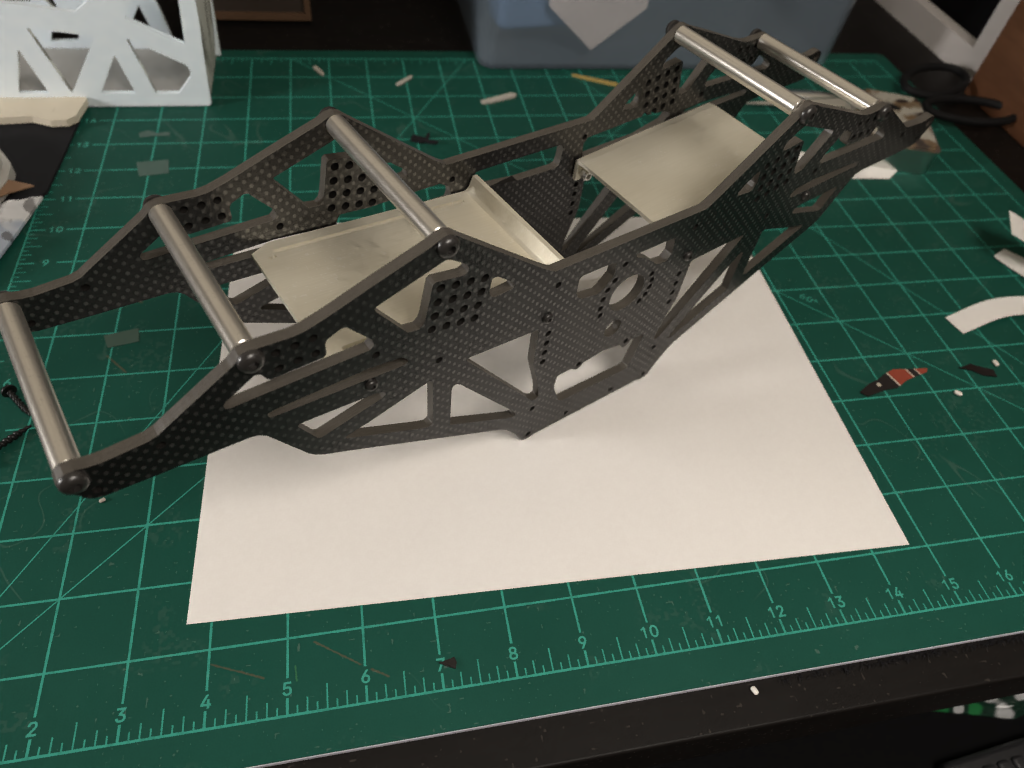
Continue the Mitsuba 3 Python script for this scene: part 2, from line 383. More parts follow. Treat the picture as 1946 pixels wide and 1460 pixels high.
cut = [soft(Polygon(h).buffer(0), 0.028) for h in HH + HC] + [soft(Polygon(mir(h)).buffer(0), 0.028) for h in HH]
cut += [Point(q).buffer(0.06, quad_segs=5) for q in GRID + mir(GRID)] + [Point(q).buffer(0.052, quad_segs=4) for q in DOTS + mir(DOTS)] + [Point(q).buffer(0.05, quad_segs=4) for q in ARC]
cut += [Point(1.50, 2.695).buffer(0.338, quad_segs=12), Point(1.41, 1.972).buffer(0.172, quad_segs=8), Point(8.585, 3.645).buffer(0.06, quad_segs=4)]
PLATE = soft(OUT, 0.03).difference(unary_union(cut))
GAP1 = [(-1.88, 3.25), (-1.86, 3.42), (-1.80, 3.52), (-1.34, 3.48), (-0.6, 3.5), (-0.17, 3.5), (-0.01, 3.4), (0.03, 3.26), (0.0, 3.14), (-1.7, 3.18)]
GAP2 = [(2.66, 3.10), (2.63, 3.38), (2.70, 3.48), (3.31, 3.52), (3.92, 3.56), (4.4, 3.53), (4.62, 3.45), (4.5, 3.3), (3.9, 3.15)]
WIN = Polygon([(0.43, 3.44), (0.47, 3.50), (0.56, 3.51), (2.09, 3.51), (2.17, 3.48), (2.19, 3.40), (2.175, 3.2), (2.15, 3.11), (2.08, 3.08), (1.30, 3.09), (0.77, 3.155), (0.5, 3.19), (0.42, 3.25)])
FAR = soft(OUT, 0.03).difference(unary_union([cut[i] for i in range(len(cut)) if i not in (len(HH) + 1, len(HH) + 2)][:-3 - len(ARC)] + [soft(Polygon(q_), 0.025) for q_ in (GAP1, GAP2)] + [soft(WIN, 0.03)] + [cut[-1]]))
pm, pf = extrude(PLATE, TP), extrude(FAR, TP)


def chamfered(poly, h, c):
    """An extruded plate whose face rims are broken by a small chamfer."""
    inner = poly.buffer(-c, quad_segs=2)
    return extrude(poly, h), inner


scene['shaded_bore_carbon'] = prin((0.010, 0.009, 0.008), 0.7, spec=0.15)  # plate carbon darkened in colour, painting the shade inside the holes
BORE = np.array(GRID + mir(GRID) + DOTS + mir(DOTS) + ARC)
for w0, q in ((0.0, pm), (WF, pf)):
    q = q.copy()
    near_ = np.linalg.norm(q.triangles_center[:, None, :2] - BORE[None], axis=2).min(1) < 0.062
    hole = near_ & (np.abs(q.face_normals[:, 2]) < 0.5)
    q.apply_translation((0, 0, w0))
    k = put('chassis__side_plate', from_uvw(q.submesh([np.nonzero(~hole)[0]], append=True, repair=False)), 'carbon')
    put(k + '__bore', from_uvw(q.submesh([np.nonzero(hole)[0]], append=True, repair=False)), 'shaded_bore_carbon'); labels[k + '__bore'] = {'kind': 'stuff', 'label': 'drilled holes of the side plate with shade painted on their walls'}
labels['chassis__side_plate'] = {'label': 'near carbon fibre side plate with weave, cut-outs and holes'}
labels['chassis__side_plate_001'] = {'label': 'far carbon fibre side plate seen from inside'}


def lathe(prof, n=36):
    return trimesh.creation.revolve(np.array(prof), sections=n)


def bolt_mesh(r, h, hexr):
    """A button head pointing along -z with a hex socket, its seat on z = 0."""
    a = np.linspace(0, math.pi / 2, 9)
    prof = [(0, 0), (r, 0), (r, -0.018)] + [(r * (0.42 + 0.58 * math.cos(t)), -0.018 - (h - 0.018) * math.sin(t)) for t in a[1:]] + [(0, -h)]
    q = m3.CrossSection([[(x, -y) for x, y in prof]]).revolve(40)
    q = q if q.volume() > 0 else m3.CrossSection([[(x, -y) for x, y in prof[::-1]]]).revolve(40)
    hx = m3.CrossSection.circle(hexr, 6).extrude(h).translate([0, 0, h * 0.3])
    return tm((q - hx)), None


bm, _ = bolt_mesh(0.142, 0.095, 0.06)
bs, _ = bolt_mesh(0.085, 0.06, 0.038)


def place_uvw(mesh, u, v, w, flip):
    q = mesh.copy()
    if flip:  # head towards -w
        q.apply_transform(np.diag([1, 1, -1, 1.0])); q.invert()
    q.apply_translation((u, v, w)); return from_uvw(q)


def fix(mesh):
    if mesh.volume < 0: mesh.invert()
    return mesh


RT = 0.136
for u, v in BOLT:
    wall = 0.03
    ring = np.array([(RT - 0.012, TP), (RT, TP + 0.012), (RT, WF - 0.012), (RT - 0.012, WF), (RT - 0.05, WF), (RT - 0.05, TP), (RT - 0.012, TP)])
    tb = trimesh.creation.revolve(ring, sections=48); tb.apply_translation((u, v, 0)); put('chassis__crossbar', fix(from_uvw(tb)), 'bare_tube', 35)
for u, v in BOLT:
    put('chassis__bolt', fix(place_uvw(bm, u, v, 0.0, True)), 'black_steel', 32)
for u, v in BOLT:
    put('chassis__bolt', fix(place_uvw(bm, u, v, WF + TP, False)), 'black_steel', 32)
for u, v in BUTTON:
    put('chassis__screw', fix(place_uvw(bs, u, v, 0.0, True)), 'black_steel', 32)

# mounting trays: bent sheet, drawn flat in (u, w) and lifted to the slope v(u)


def bent(poly, th, v0, slope, u0):
    q = extrude(poly, th); a = np.asarray(q.vertices).copy()
    b = np.stack([a[:, 0], v0 + slope * (a[:, 0] - u0) + a[:, 2] - th, a[:, 1]], 1); q.vertices = b
    return fix(from_uvw(q))


def slab(pts):
    """A convex solid from (u, v, w) corners."""
    return fix(from_uvw(trimesh.Trimesh(pts, process=False).convex_hull))


FW0, FW1, SH = TP + 0.012, WF - 0.03, 0.075
slot = lambda w: LineString([(-2.86, w), (0.08, w)]).buffer(0.034, quad_segs=6)
front = Polygon([(-3.155, FW0 + 0.15), (-2.875, FW0), (0.33, FW0), (0.33, FW1), (-2.875, FW1), (-3.155, FW1 - 0.15)]).difference(slot(2.415)).difference(slot(0.42))
front = front.difference(Point(-2.97, 2.30).buffer(0.026)).difference(Point(-2.9, 2.31).buffer(0.02))
FV = lambda u: 3.47 - 0.07 * (u + 2.875)
put('chassis__mounting_tray', bent(front, SH, 3.47, -0.07, -2.875), 'sheet_aluminium')
prof = [(0.255, FV(0.3) - 0.0), (0.30, FV(0.3) + 0.03), (0.33, FV(0.3) + 0.06), (0.395, FV(0.3) + 0.235), (0.47, FV(0.3) + 0.235), (0.40, FV(0.3) + 0.03), (0.385, FV(0.3) - 0.02), (0.345, FV(0.3) - 0.06), (0.33, FV(0.3) - 0.07), (0.331, FV(0.3) - 0.001)]
q = extrude(Polygon(prof).buffer(0), FW1 - FW0); q.apply_translation((0, 0, FW0)); put('chassis__mounting_tray__rear_lip', fix(from_uvw(q)), 'sheet_aluminium', 30)
for w0 in (FW0, FW1 - SH):
    put('chassis__mounting_tray__side_flange', slab([(a, FV(a) - dv, w) for a in (-2.87, 0.25) for dv in (SH + 0.001, 0.48) for w in (w0, w0 + SH)]), 'sheet_aluminium')
rear = Polygon([(2.49, FW0), (5.56, FW0), (5.56, 2.44), (2.49, 2.44)])
RV = lambda u: 3.183 + 0.094 * (u - 2.49)
put('chassis__mounting_tray', bent(rear, 0.07, 3.183, 0.094, 2.49), 'sheet_aluminium')
put('chassis__mounting_tray_001__bend_strip', slab([(a, RV(a) - dv - dw, w) for a in (2.492, 5.558) for w, dw in ((2.446, 0.004), (FW1 - 0.02, 0.03)) for dv in (0, 0.068)]), 'sheet_aluminium')
for w0 in (FW0, FW1 - SH):
    put('chassis__mounting_tray_001__side_flange', slab([(a, RV(a) - dv, w) for a in (2.495, 5.5) for dv in (0.071, 0.42) for w in (w0, w0 + SH)]), 'sheet_aluminium')
labels['chassis__mounting_tray'] = {'label': 'front slotted aluminium tray with raised rear lip'}
labels['chassis__mounting_tray_001'] = {'label': 'plain rear aluminium tray with scuffed top'}
hexn = m3.CrossSection.circle(0.1, 6).extrude(0.1) + m3.CrossSection.circle(0.075, 20).extrude(0.14)
hexn = hexn - m3.CrossSection.circle(0.05, 16).extrude(0.3).translate([0, 0, 0.06])
for u, v in ((2.66, 2.88), (5.40, 3.05)):
    nt = tm(hexn); nt.apply_transform(np.diag([1, 1, -1, 1.0])); nt.apply_translation((u, v, FW1 - SH)); put('chassis__lock_nut', fix(from_uvw(nt)), 'bright_steel', 30)
tag('chassis', 'bare model car chassis of two black carbon fibre side plates joined by five silver crossbars', 'chassis')

# ------------------------------------------------------------------ white lattice box, top left


def plastic(key, c, rough=0.45, **k): scene[key] = prin(c, rough, **k)


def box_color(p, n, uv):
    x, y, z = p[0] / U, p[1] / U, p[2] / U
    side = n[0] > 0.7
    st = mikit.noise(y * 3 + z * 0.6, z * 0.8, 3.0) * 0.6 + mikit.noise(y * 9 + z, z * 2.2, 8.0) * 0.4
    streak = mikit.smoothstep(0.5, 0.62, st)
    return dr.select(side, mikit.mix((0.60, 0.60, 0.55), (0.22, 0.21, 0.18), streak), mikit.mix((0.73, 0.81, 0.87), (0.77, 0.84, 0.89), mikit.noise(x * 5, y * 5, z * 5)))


scene['white_print'] = prin(mikit.proc(box_color), 0.5)


def floor_color(p, n, uv):
    x, y = p[0] / U, p[1] / U
    return mikit.mix((0.27, 0.26, 0.24), (0.40, 0.385, 0.36), mikit.fbm(x * 2.2, y * 0.9, 1.0))


scene['frosted_floor'] = prin(mikit.proc(floor_color), 0.4)
panel = Polygon([(-3.2, 0.03), (3.08, 0.03), (3.14, 0.09), (3.2, 1.0), (3.29, 2.0), (3.36, 3.4), (-3.2, 3.4)])
wins = [[(-0.6, 1.39), (-0.39, 0.36), (-1.0, 0.37)], [(-0.28, 1.87), (1.03, 1.7), (0.12, 0.36)], [(1.31, 1.29), (1.5, 0.35), (0.74, 0.36)], [(1.66, 1.67), (2.8, 1.04), (2.84, 0.9), (2.82, 0.76), (2.46, 0.35), (1.95, 0.35)]]
wins = [[(-0.62, 1.42), (-0.36, 0.36), (-1.0, 0.37)] if i == 0 else w_ for i, w_ in enumerate(wins)]
wins += [[(2.06, 2.58), (1.76, 2.1), (2.87, 1.53), (2.97, 2.58)], [(-2.2, 2.75), (-0.58, 2.4), (0.79, 2.21), (1.45, 2.7), (1.2, 3.0), (-2.0, 3.1)]]
wall_ = panel
for w_ in wins: wall_ = wall_.difference(Polygon(w_).buffer(0).buffer(-0.02).buffer(0.02))


def upright(poly, y, th):
    q = extrude(poly, th); a = np.asarray(q.vertices); q.vertices = np.stack([a[:, 0], y + a[:, 2], a[:, 1]], 1); return fix(q)


put('lattice_box__front_panel', upright(wall_, 14.57, 0.13), 'white_print')
pb = Polygon([(-3.2, 0.03), (3.2, 0.03), (3.36, 3.4), (-3.2, 3.4)])
for w_ in [[(1.51, 1.29), (1.25, 0.9), (1.65, 0.69)], [(1.90, 1.55), (1.7, 2.6), (2.75, 2.6), (2.49, 1.44), (2.36, 0.33), (2.12, 0.38)], [(-0.71, 0.61), (-0.08, 0.62), (-0.16, 0.38), (-0.8, 0.37)], [(-0.44, 1.6), (-0.35, 1.18), (-0.46, 1.17), (-0.7, 1.6)], [(-1.5, 2.4), (-0.8, 2.4), (-0.9, 1.3), (-1.6, 1.3)], [(0.3, 2.5), (1.0, 2.5), (0.62, 1.34)], [(-3.0, 0.5), (-1.9, 2.3), (-1.3, 0.5)]]:
    pb = pb.difference(Polygon(w_).buffer(0))
put('lattice_box__back_panel', upright(pb, 17.1, 0.13), 'white_print')
put('lattice_box__floor_panel', box(-3.15, 3.08, 14.71, 17.09, 0.1, 0.2), 'frosted_floor')
sp = trimesh.Trimesh([(a + b, y, z) for y in (14.705, 17.09) for z, a in ((0.03, 3.06), (1.0, 3.18), (2.0, 3.27), (3.4, 3.34)) for b in (-0.1, 0.02)], process=False).convex_hull
put('lattice_box__side_panel', sp, 'white_print')
tag('lattice_box', 'white plastic box with triangular lattice openings at the back of the mat', 'box')

# ------------------------------------------------------------------ left clutter
scene['cream_felt'] = prin((0.60, 0.54, 0.43), 0.9, spec=0.1)
scene['black_foam'] = prin((0.012, 0.012, 0.014), 0.8, spec=0.2)


def wavy(poly, z, th, amp, f, dens=0.12, seed=0, edge=None):
    """A sheet cut to an outline, finely meshed and displaced."""
    x0, y0, x1, y1 = poly.bounds
    q = extrude(poly.segmentize(dens), th).subdivide_to_size(dens * 2.2)
    a = np.asarray(q.vertices).copy()
    a[:, 2] += z + amp * (meshkit.fbm(np.stack([a[:, 0] * f, a[:, 1] * f, 0 * a[:, 0] + seed], 1), 3) - 0.3)
    q.vertices = a; return q


put('foam_sheet', wavy(Polygon([(-6, 8.6), (-0.9, 9.4), (0.12, 11.2), (0.28, 13.9), (0.1, 14.4), (-6, 14.4)]), 0.005, 0.07, 0.03, 1.2), 'black_foam', 40); tag('foam_sheet', 'thin black foam sheet under the grey plastic case at the left mat edge', 'foam sheet')
put('felt_cloth', wavy(soft(Polygon([(-6, 13.55), (-1.5, 13.7), (-0.6, 13.75), (-0.2, 13.55), (0.15, 13.55), (0.32, 13.75), (0.42, 14.56), (-6, 14.56)]), 0.05), 0.11, 0.16, 0.05, 2.0, seed=4), 'cream_felt', 40); tag('felt_cloth', 'folded cream felt cloth in front of the white lattice box', 'cloth')


def grey_case(p, n, uv):
    return mikit.mix((0.40, 0.385, 0.355), (0.47, 0.455, 0.42), mikit.noise(p[0] / U * 4, p[1] / U * 4))


scene['grey_plastic'] = prin(mikit.proc(grey_case), 0.5)
rem = soft(Polygon([(-4.2, 9.6), (-1.25, 9.2), (-0.75, 10.2), (-0.5, 11.2), (-0.55, 11.75), (-1.0, 12.5), (-1.6, 12.9), (-4.2, 12.6)]), 0.25)
low = extrude(rem, 0.24); low.apply_translation((0, 0, 0.13)); put('electronics_case__base', low, 'grey_plastic')
pts = [Point(-1.2 + 0.26 * i - 0.14 * j, 11.9 - 0.16 * i - 0.36 * j).buffer(0.055 if (i + j) % 2 else 0.075) for i in range(2) for j in range(5)]
up_ = extrude(rem.buffer(-0.09).difference(unary_union(pts)), 0.2); up_.apply_translation((-0.06, 0.04, 0.42)); put('electronics_case__cover', up_, 'grey_plastic')
mid_ = extrude(rem.buffer(-0.16), 0.12); mid_.apply_translation((-0.03, 0.02, 0.335)); put('electronics_case__seam', mid_, 'black_foam')
tag('electronics_case', 'rounded grey plastic case with small holes cut by the left frame edge', 'electronics case')


def crumple(poly, z0, h, f, seed, dens=0.1):
    x0, y0, x1, y1 = poly.bounds
    q = extrude(poly.segmentize(dens), 0.06).subdivide_to_size(dens * 1.8)
    a = np.asarray(q.vertices).copy()
    r = np.abs(meshkit.fbm(np.stack([a[:, 0] * f, a[:, 1] * f, 0 * a[:, 0] + seed], 1), 4, seed) - 0.5) * 2
    d = np.array([poly.exterior.distance(Point(c)) for c in a[:, :2]])
    a[:, 2] = a[:, 2] + z0 + h * np.minimum(1, d / 0.4) * (0.35 + r)
    q.vertices = a; return q


def bag_color(p, n, uv):
    x, y, z = p[0] / U, p[1] / U, p[2] / U
    s = mikit.smoothstep(0.5, 0.56, mikit.noise(x * 2.2 + y * 2.0, y * 1.6 - x * 1.1, 2.0))
    d = mikit.smoothstep(0.62, 0.7, mikit.noise(x * 4.5, y * 4.5, 6.0))
    return mikit.mix(mikit.mix((0.62, 0.62, 0.63), (0.30, 0.36, 0.46), s * 0.8), (0.07, 0.06, 0.06), d * 0.7)


scene['bag_film'] = prin(mikit.proc(bag_color), 0.3)
scene['kraft'] = prin((0.24, 0.14, 0.08), 0.7)
put('paper_bag', crumple(Polygon([(-4, 7.6), (-0.55, 8.2), (-0.3, 8.9), (-0.12, 9.7), (0.12, 10.9), (-0.45, 10.75), (-1.0, 10.2), (-4, 9.6)]), 0.1, 0.55, 1.5, 11), 'bag_film', 25); tag('paper_bag', 'crumpled white and blue bag at the left frame edge', 'bag')
put('cardboard_scrap', wavy(Polygon([(-1.4, 10.6), (-0.75, 11.35), (0.02, 11.0), (-0.4, 10.8), (-1.1, 10.2)]), 0.30, 0.03, 0.06, 1.5, seed=3), 'kraft', 40); tag('cardboard_scrap', 'brown cardboard scrap beside the crumpled bag', 'scrap')


def screw(key, pts, r, head_r, label):
    """A threaded screw lying on the mat: shank with helical ridge, pan head at its first point."""
    a, b = np.array(pts[0]), np.array(pts[1]); L = np.linalg.norm(b - a); d = (b - a) / L
    n_, s_ = int(L * 70), 16
    z = np.linspace(0, 1, n_ * 2); ang = np.linspace(0, 2 * math.pi, s_, endpoint=False)
    pitch = 0.085
    rr = r * (1 - 0.65 * np.clip((z[:, None] - 0.75) / 0.25, 0, 1)) * (0.62 + 0.38 * np.abs(np.sin(math.pi * (z[:, None] * L / pitch - ang / (2 * math.pi)))))
    x_ = np.cross(d, [0, 0, 1]); x_ /= np.linalg.norm(x_); y_ = np.cross(d, x_)
    v = a + z[:, None, None] * L * d + rr[..., None] * (np.cos(ang)[None, :, None] * x_ + np.sin(ang)[None, :, None] * y_)
    i, j = np.meshgrid(np.arange(len(z) - 1), np.arange(s_), indexing='ij')
    q = np.stack([i * s_ + j, i * s_ + (j + 1) % s_, (i + 1) * s_ + (j + 1) % s_, (i + 1) * s_ + j], -1).reshape(-1, 4)
    k = numbered(key)
    put(k + '__shank', fix(trimesh.Trimesh(v.reshape(-1, 3), np.vstack([q[:, [0, 1, 2]], q[:, [0, 2, 3]]]), process=False)), 'black_oxide', 40)
    hm, _ = bolt_mesh(head_r, head_r * 0.75, head_r * 0.4)
    R = np.eye(4); R[:3, 0], R[:3, 1], R[:3, 2], R[:3, 3] = x_, y_, -d, a
    if np.linalg.det(R[:3, :3]) < 0: R[:3, 0] *= -1
    hm.apply_transform(R); put(k + '__head', fix(hm), 'black_oxide', 30)
    tag(k, label, 'screw')


scene['black_oxide'] = prin((0.006, 0.006, 0.006), 0.4, spec=0.35)
screw('black_screw', [(0.62, 5.72, 0.1), (1.02, 5.22, 0.06)], 0.055, 0.115, 'short black screw lying left of the front crossbar, the farther of two')
screw('black_screw', [(0.42, 4.35, 0.1), (1.06, 5.02, 0.05)], 0.06, 0.12, 'long black threaded screw under the front crossbar, the nearer of two')

# ------------------------------------------------------------------ small litter on the mat


def bit(key, poly, th, bsdf, label, cat, z=0.003, curl=0.0, group=None):
    q = extrude(poly.segmentize(0.06), th)
    if len(q.faces) < 4000: q = q.subdivide_to_size(0.12)
    a = np.asarray(q.vertices).copy(); c = np.array(poly.centroid.coords[0]); a[:, 2] += z + curl * ((a[:, 0] - c[0]) ** 2 + (a[:, 1] - c[1]) ** 2)
    q.vertices = a; k = put(key, fix(q), bsdf); tag(k, label, cat, group); return k


scene['white_scrap'] = prin((0.45, 0.42, 0.37), 0.7, spec=0.3)
scene['yellow_wood'] = prin((0.38, 0.27, 0.08), 0.6)
scene['black_film'] = prin((0.012, 0.010, 0.010), 0.16, spec=0.5)
scene['pale_chip'] = prin((0.75, 0.72, 0.66), 0.6)
scene['tape_film'] = prin((0.045, 0.090, 0.070), 0.35)


def sliver(x0, y0, x1, y1, w0, w1):
    d = np.array([x1 - x0, y1 - y0]); d /= np.linalg.norm(d); n_ = np.array([-d[1], d[0]])
    a, b = np.array([x0, y0]), np.array([x1, y1])
    return Polygon([a - n_ * w0 * 0.5, a + (b - a) * 0.3 - n_ * (w0 + w1) * 0.3, b - n_ * w1 * 0.45, b + d * w1 * 0.5, b + n_ * w1 * 0.5, a + (b - a) * 0.5 + n_ * (w0 + w1) * 0.27, a + n_ * w0 * 0.5])


bit('plastic_sliver', sliver(9.88, 14.62, 10.78, 14.97, 0.13, 0.22), 0.05, 'white_scrap', 'largest pale plastic sliver on the mat in front of the bin', 'sliver')
bit('plastic_sliver', sliver(5.62, 16.5, 5.82, 16.1, 0.12, 0.1), 0.04, 'white_scrap', 'small pale sliver behind the tallest crossbar, nearest the lattice box', 'sliver')
bit('plastic_sliver', sliver(7.74, 15.55, 8.15, 15.97, 0.1, 0.09), 0.04, 'white_scrap', 'small pale sliver between two others on the back of the mat', 'sliver')
bit('toothpick', sliver(12.7, 16.05, 13.85, 15.5, 0.05, 0.13), 0.06, 'yellow_wood', 'yellow wooden point in front of the plastic bin', 'toothpick')
tri = Polygon([(6.97, 0.35), (7.19, 0.40), (7.215, 0.33), (7.19, 0.24)])
bit('black_shard', tri, 0.02, 'black_film', 'black triangular shard on the front ruler covering the seven', 'shard', curl=1.2)


def red_color(p, n, uv):
    x, y = p[0] / U, p[1] / U
    t = (x - 15.5) * 0.95 + (y - 4.1) * 0.31
    red = (t > 0.86) & ~((t > 1.33) & (t < 1.47))
    ln = (dr.abs(t - 0.87) < 0.017) | (dr.abs(t - 1.31) < 0.014) | (dr.abs(t - 1.48) < 0.012)
    dot = dr.sqrt(dr.square(x - 15.95) + dr.square(y - 4.28)) < 0.045
    c = dr.select(red, mi.Color3f(0.26, 0.05, 0.028), mi.Color3f(0.013, 0.010, 0.010))
    return dr.select(ln | dot, mi.Color3f(0.55, 0.48, 0.4), c)


scene['red_film'] = prin(mikit.proc(red_color), 0.22)
bit('sticker_scrap', Polygon([(15.45, 4.14), (15.56, 4.02), (15.98, 4.14), (16.3, 4.17), (16.62, 4.34), (17.12, 4.47), (17.18, 4.56), (16.45, 4.62), (16.2, 4.52), (16.0, 4.41), (15.75, 4.32)]), 0.012, 'red_film', 'red and black sticker scrap right of the white sheet', 'sticker', curl=0.03)
bit('black_scrap', Polygon([(17.86, 4.50), (18.02, 4.53), (18.2, 4.58), (18.3, 4.52), (18.6, 4.38), (18.56, 4.2), (18.3, 4.27), (18.12, 4.42)]), 0.02, 'black_film', 'jagged black film scrap beside a white crumb', 'scrap', curl=0.1)
for j, (x, y, l) in enumerate(((18.75, 4.53, 'white crumb beside the jagged black film scrap'), (17.45, 3.89, 'white crumb below the jagged black film scrap'))):
    k = put('white_crumb', tm(rbox(0.09, 0.15, 0.07, 0.034, 12).rotate([0, 0, 50 * j]).translate([x, y, 0.04])), 'pale_chip', 30); tag(k, l, 'crumb')
k = put('white_crumb', tm(rbox(0.075, 0.12, 0.06, 0.028, 12).rotate([0, 0, 20]).translate([11.25, -0.66, -0.08])), 'pale_chip', 30); tag(k, 'white crumb on the black desk in front of the mat', 'crumb')
k = put('white_crumb', tm(rbox(0.09, 0.06, 0.04, 0.018, 12).rotate([0, 0, 30]).translate([2.32, 3.5, 0.024])), 'white_scrap', 30); tag(k, 'cream crumb below the nose of the chassis', 'crumb')
star = unary_union([sliver(7.95 + 0.12 * math.cos(a), 12.95 + 0.1 * math.sin(a), 8.2, 12.85, 0.1, 0.12) for a in (0.3, 2.0, 3.6, 5.1)] + [sliver(8.2, 12.85, 8.45, 12.7, 0.1, 0.06), sliver(8.2, 12.85, 8.3, 13.1, 0.08, 0.06)])
bit('swarf_curl', star, 0.06, 'black_foam', 'small black swarf curl beyond the middle crossbar', 'swarf', curl=0.4)
TP_ = [([(1.82, 6.95), (2.38, 7.08), (2.43, 6.75), (1.93, 6.64)], 'dull rectangular tape scrap on the mat between the front two crossbars'), ([(1.7, 12.26), (2.36, 12.34), (2.42, 11.82), (1.82, 11.72)], 'dull rectangular tape scrap on the mat left of the second crossbar top'),
       ([(1.6, 13.45), (1.8, 13.55), (2.0, 13.42), (2.26, 13.48), (2.3, 13.3), (1.95, 13.3), (1.65, 13.25)], 'narrow curled tape scrap on the mat below the white lattice box')]
for pts, l in TP_: bit('tape_scrap', Polygon(pts), 0.006, 'tape_film', l, 'tape')

# fuzzy strip under the front right mat edge
hairs = []
for i in range(420):
    x = rng.uniform(11.6, 17.2); d = (x - 11.6) / 5.6
    if rng.uniform() > 0.35 + d: continue
    y0, L = -0.53 - rng.uniform(0, 0.06), rng.uniform(0.03, 0.12); a = rng.uniform(-2.6, -0.5)
    hairs.append(tm(chain([(x, y0, -0.1), (x + L * 0.5 * math.cos(a), y0 + L * 0.5 * math.sin(a), -0.06), (x + L * math.cos(a), y0 + L * math.sin(a), -0.1)], [0.006, 0.005, 0.003], 4)))
put('hook_tape_fuzz', trimesh.util.concatenate(hairs), 'black_foam'); tag('hook_tape_fuzz', 'black fuzzy fibres sticking out along the front right mat edge', 'fuzz', kind='stuff')

# ------------------------------------------------------------------ right: paper strips


def strip(key, center, width, z, label, n=30, th=0.008):
    """A paper strip along a 3D centre line, held flat across."""
    c = np.array(center, float); t = np.linspace(0, 1, len(c)); tt = np.linspace(0, 1, n)
    from scipy.interpolate import CubicSpline
    c = CubicSpline(t, c)(tt); d = np.gradient(c, axis=0); nn = np.stack([-d[:, 1], d[:, 0], 0 * d[:, 0]], 1); nn /= np.linalg.norm(nn, axis=1, keepdims=True)
    w = np.interp(tt, np.linspace(0, 1, len(width)), width)[:, None] / 2
    L, R_ = c - nn * w, c + nn * w
    v = np.concatenate([L, R_, L - [0, 0, th], R_ - [0, 0, th]]); f = []
    for i in range(n - 1):
        a, b, cc, dd = i, i + 1, n + i, n + i + 1
        f += [(a, b, dd), (a, dd, cc), (2 * n + a, 2 * n + dd, 2 * n + b), (2 * n + a, 2 * n + cc, 2 * n + dd), (a, 2 * n + a, 2 * n + b), (a, 2 * n + b, b), (cc, dd, 3 * n + i + 1), (cc, 3 * n + i + 1, 3 * n + i)]
    for i in (0, n - 1): f += [(i, n + i, 3 * n + i), (i, 3 * n + i, 2 * n + i)]
    k = put(key, trimesh.Trimesh(v, f, process=False), 'paper', 40); tag(k, label, 'paper strip')


strip('paper_strip', [(18.5, 5.62, 0.03), (19.5, 5.9, 0.10), (20.6, 5.95, 0.12), (22.5, 5.55, 0.05)], [0.5, 0.52, 0.55, 0.6], 0, 'nearest curved white paper strip at the right frame edge')
strip('paper_strip', [(20.75, 7.75, 0.95), (21.3, 7.4, 0.75), (22.2, 6.8, 0.4), (23.0, 6.2, 0.2)], [0.95, 0.95, 0.95, 0.95], 0, 'upper curled white paper strip at the right frame edge')
strip('paper_strip', [(21.1, 7.75, 0.05), (21.6, 6.9, 0.06), (22.3, 5.9, 0.08), (23.0, 5.0, 0.05)], [0.5, 0.8, 0.8, 0.8], 0, 'white paper strip lying under the upper curled strip')
put('paper_scrap', sheet([(17.6, 10.9), (19.9, 10.75), (20.6, 11.3), (17.8, 12.1)], 0.003, 14, 8, 0.05), 'paper', 30); tag('paper_scrap', 'white paper scrap under the rear tip of the chassis', 'paper')

# ------------------------------------------------------------------ plastic bin with card
scene['bin_blend'] = {'type': 'blendbsdf', 'weight': 0.14, 'a': {'type': 'thindielectric', 'int_ior': 1.3}, 'b': {'type': 'twosided', 'b': {'type': 'principled', 'base_color': rgb(0.33, 0.41, 0.50), 'roughness': 0.35, 'specular': 0.4}}}


def tub(x0, x1, y0, y1, h, flare, r, th):
    """An open flared tub with rounded corners as one closed shell."""
    rings = []
    def ring(z, off):
        q = shapely.geometry.box(x0 + r, y0 + r, x1 - r, y1 - r).buffer(r + off + flare * z, quad_segs=8)
        return np.c_[np.array(q.exterior.coords)[:-1], np.full(len(q.exterior.coords) - 1, z)]
    outer = [ring(0.0, -0.14), ring(0.04, -0.06), ring(0.14, 0.0), ring(h, 0.0)]
    inner = [ring(h, -th), ring(0.2, -th), ring(0.1, -th - 0.1)]
    R_ = outer + inner; n = len(R_[0]); v = np.vstack(R_); f = []
    for k in range(len(R_) - 1):
        for i in range(n):
            a, b, c, d = k * n + i, k * n + (i + 1) % n, (k + 1) * n + (i + 1) % n, (k + 1) * n + i
            f += [(a, b, c), (a, c, d)]
    c0, c1 = len(v), len(v) + 1; v = np.vstack([v, [[(x0 + x1) / 2, (y0 + y1) / 2, 0], [(x0 + x1) / 2, (y0 + y1) / 2, 0.1]]])
    for i in range(n): f += [(c0, (i + 1) % n, i), (c1, (len(R_) - 1) * n + i, (len(R_) - 1) * n + (i + 1) % n)]
    return fix(trimesh.Trimesh(v, f, process=False))


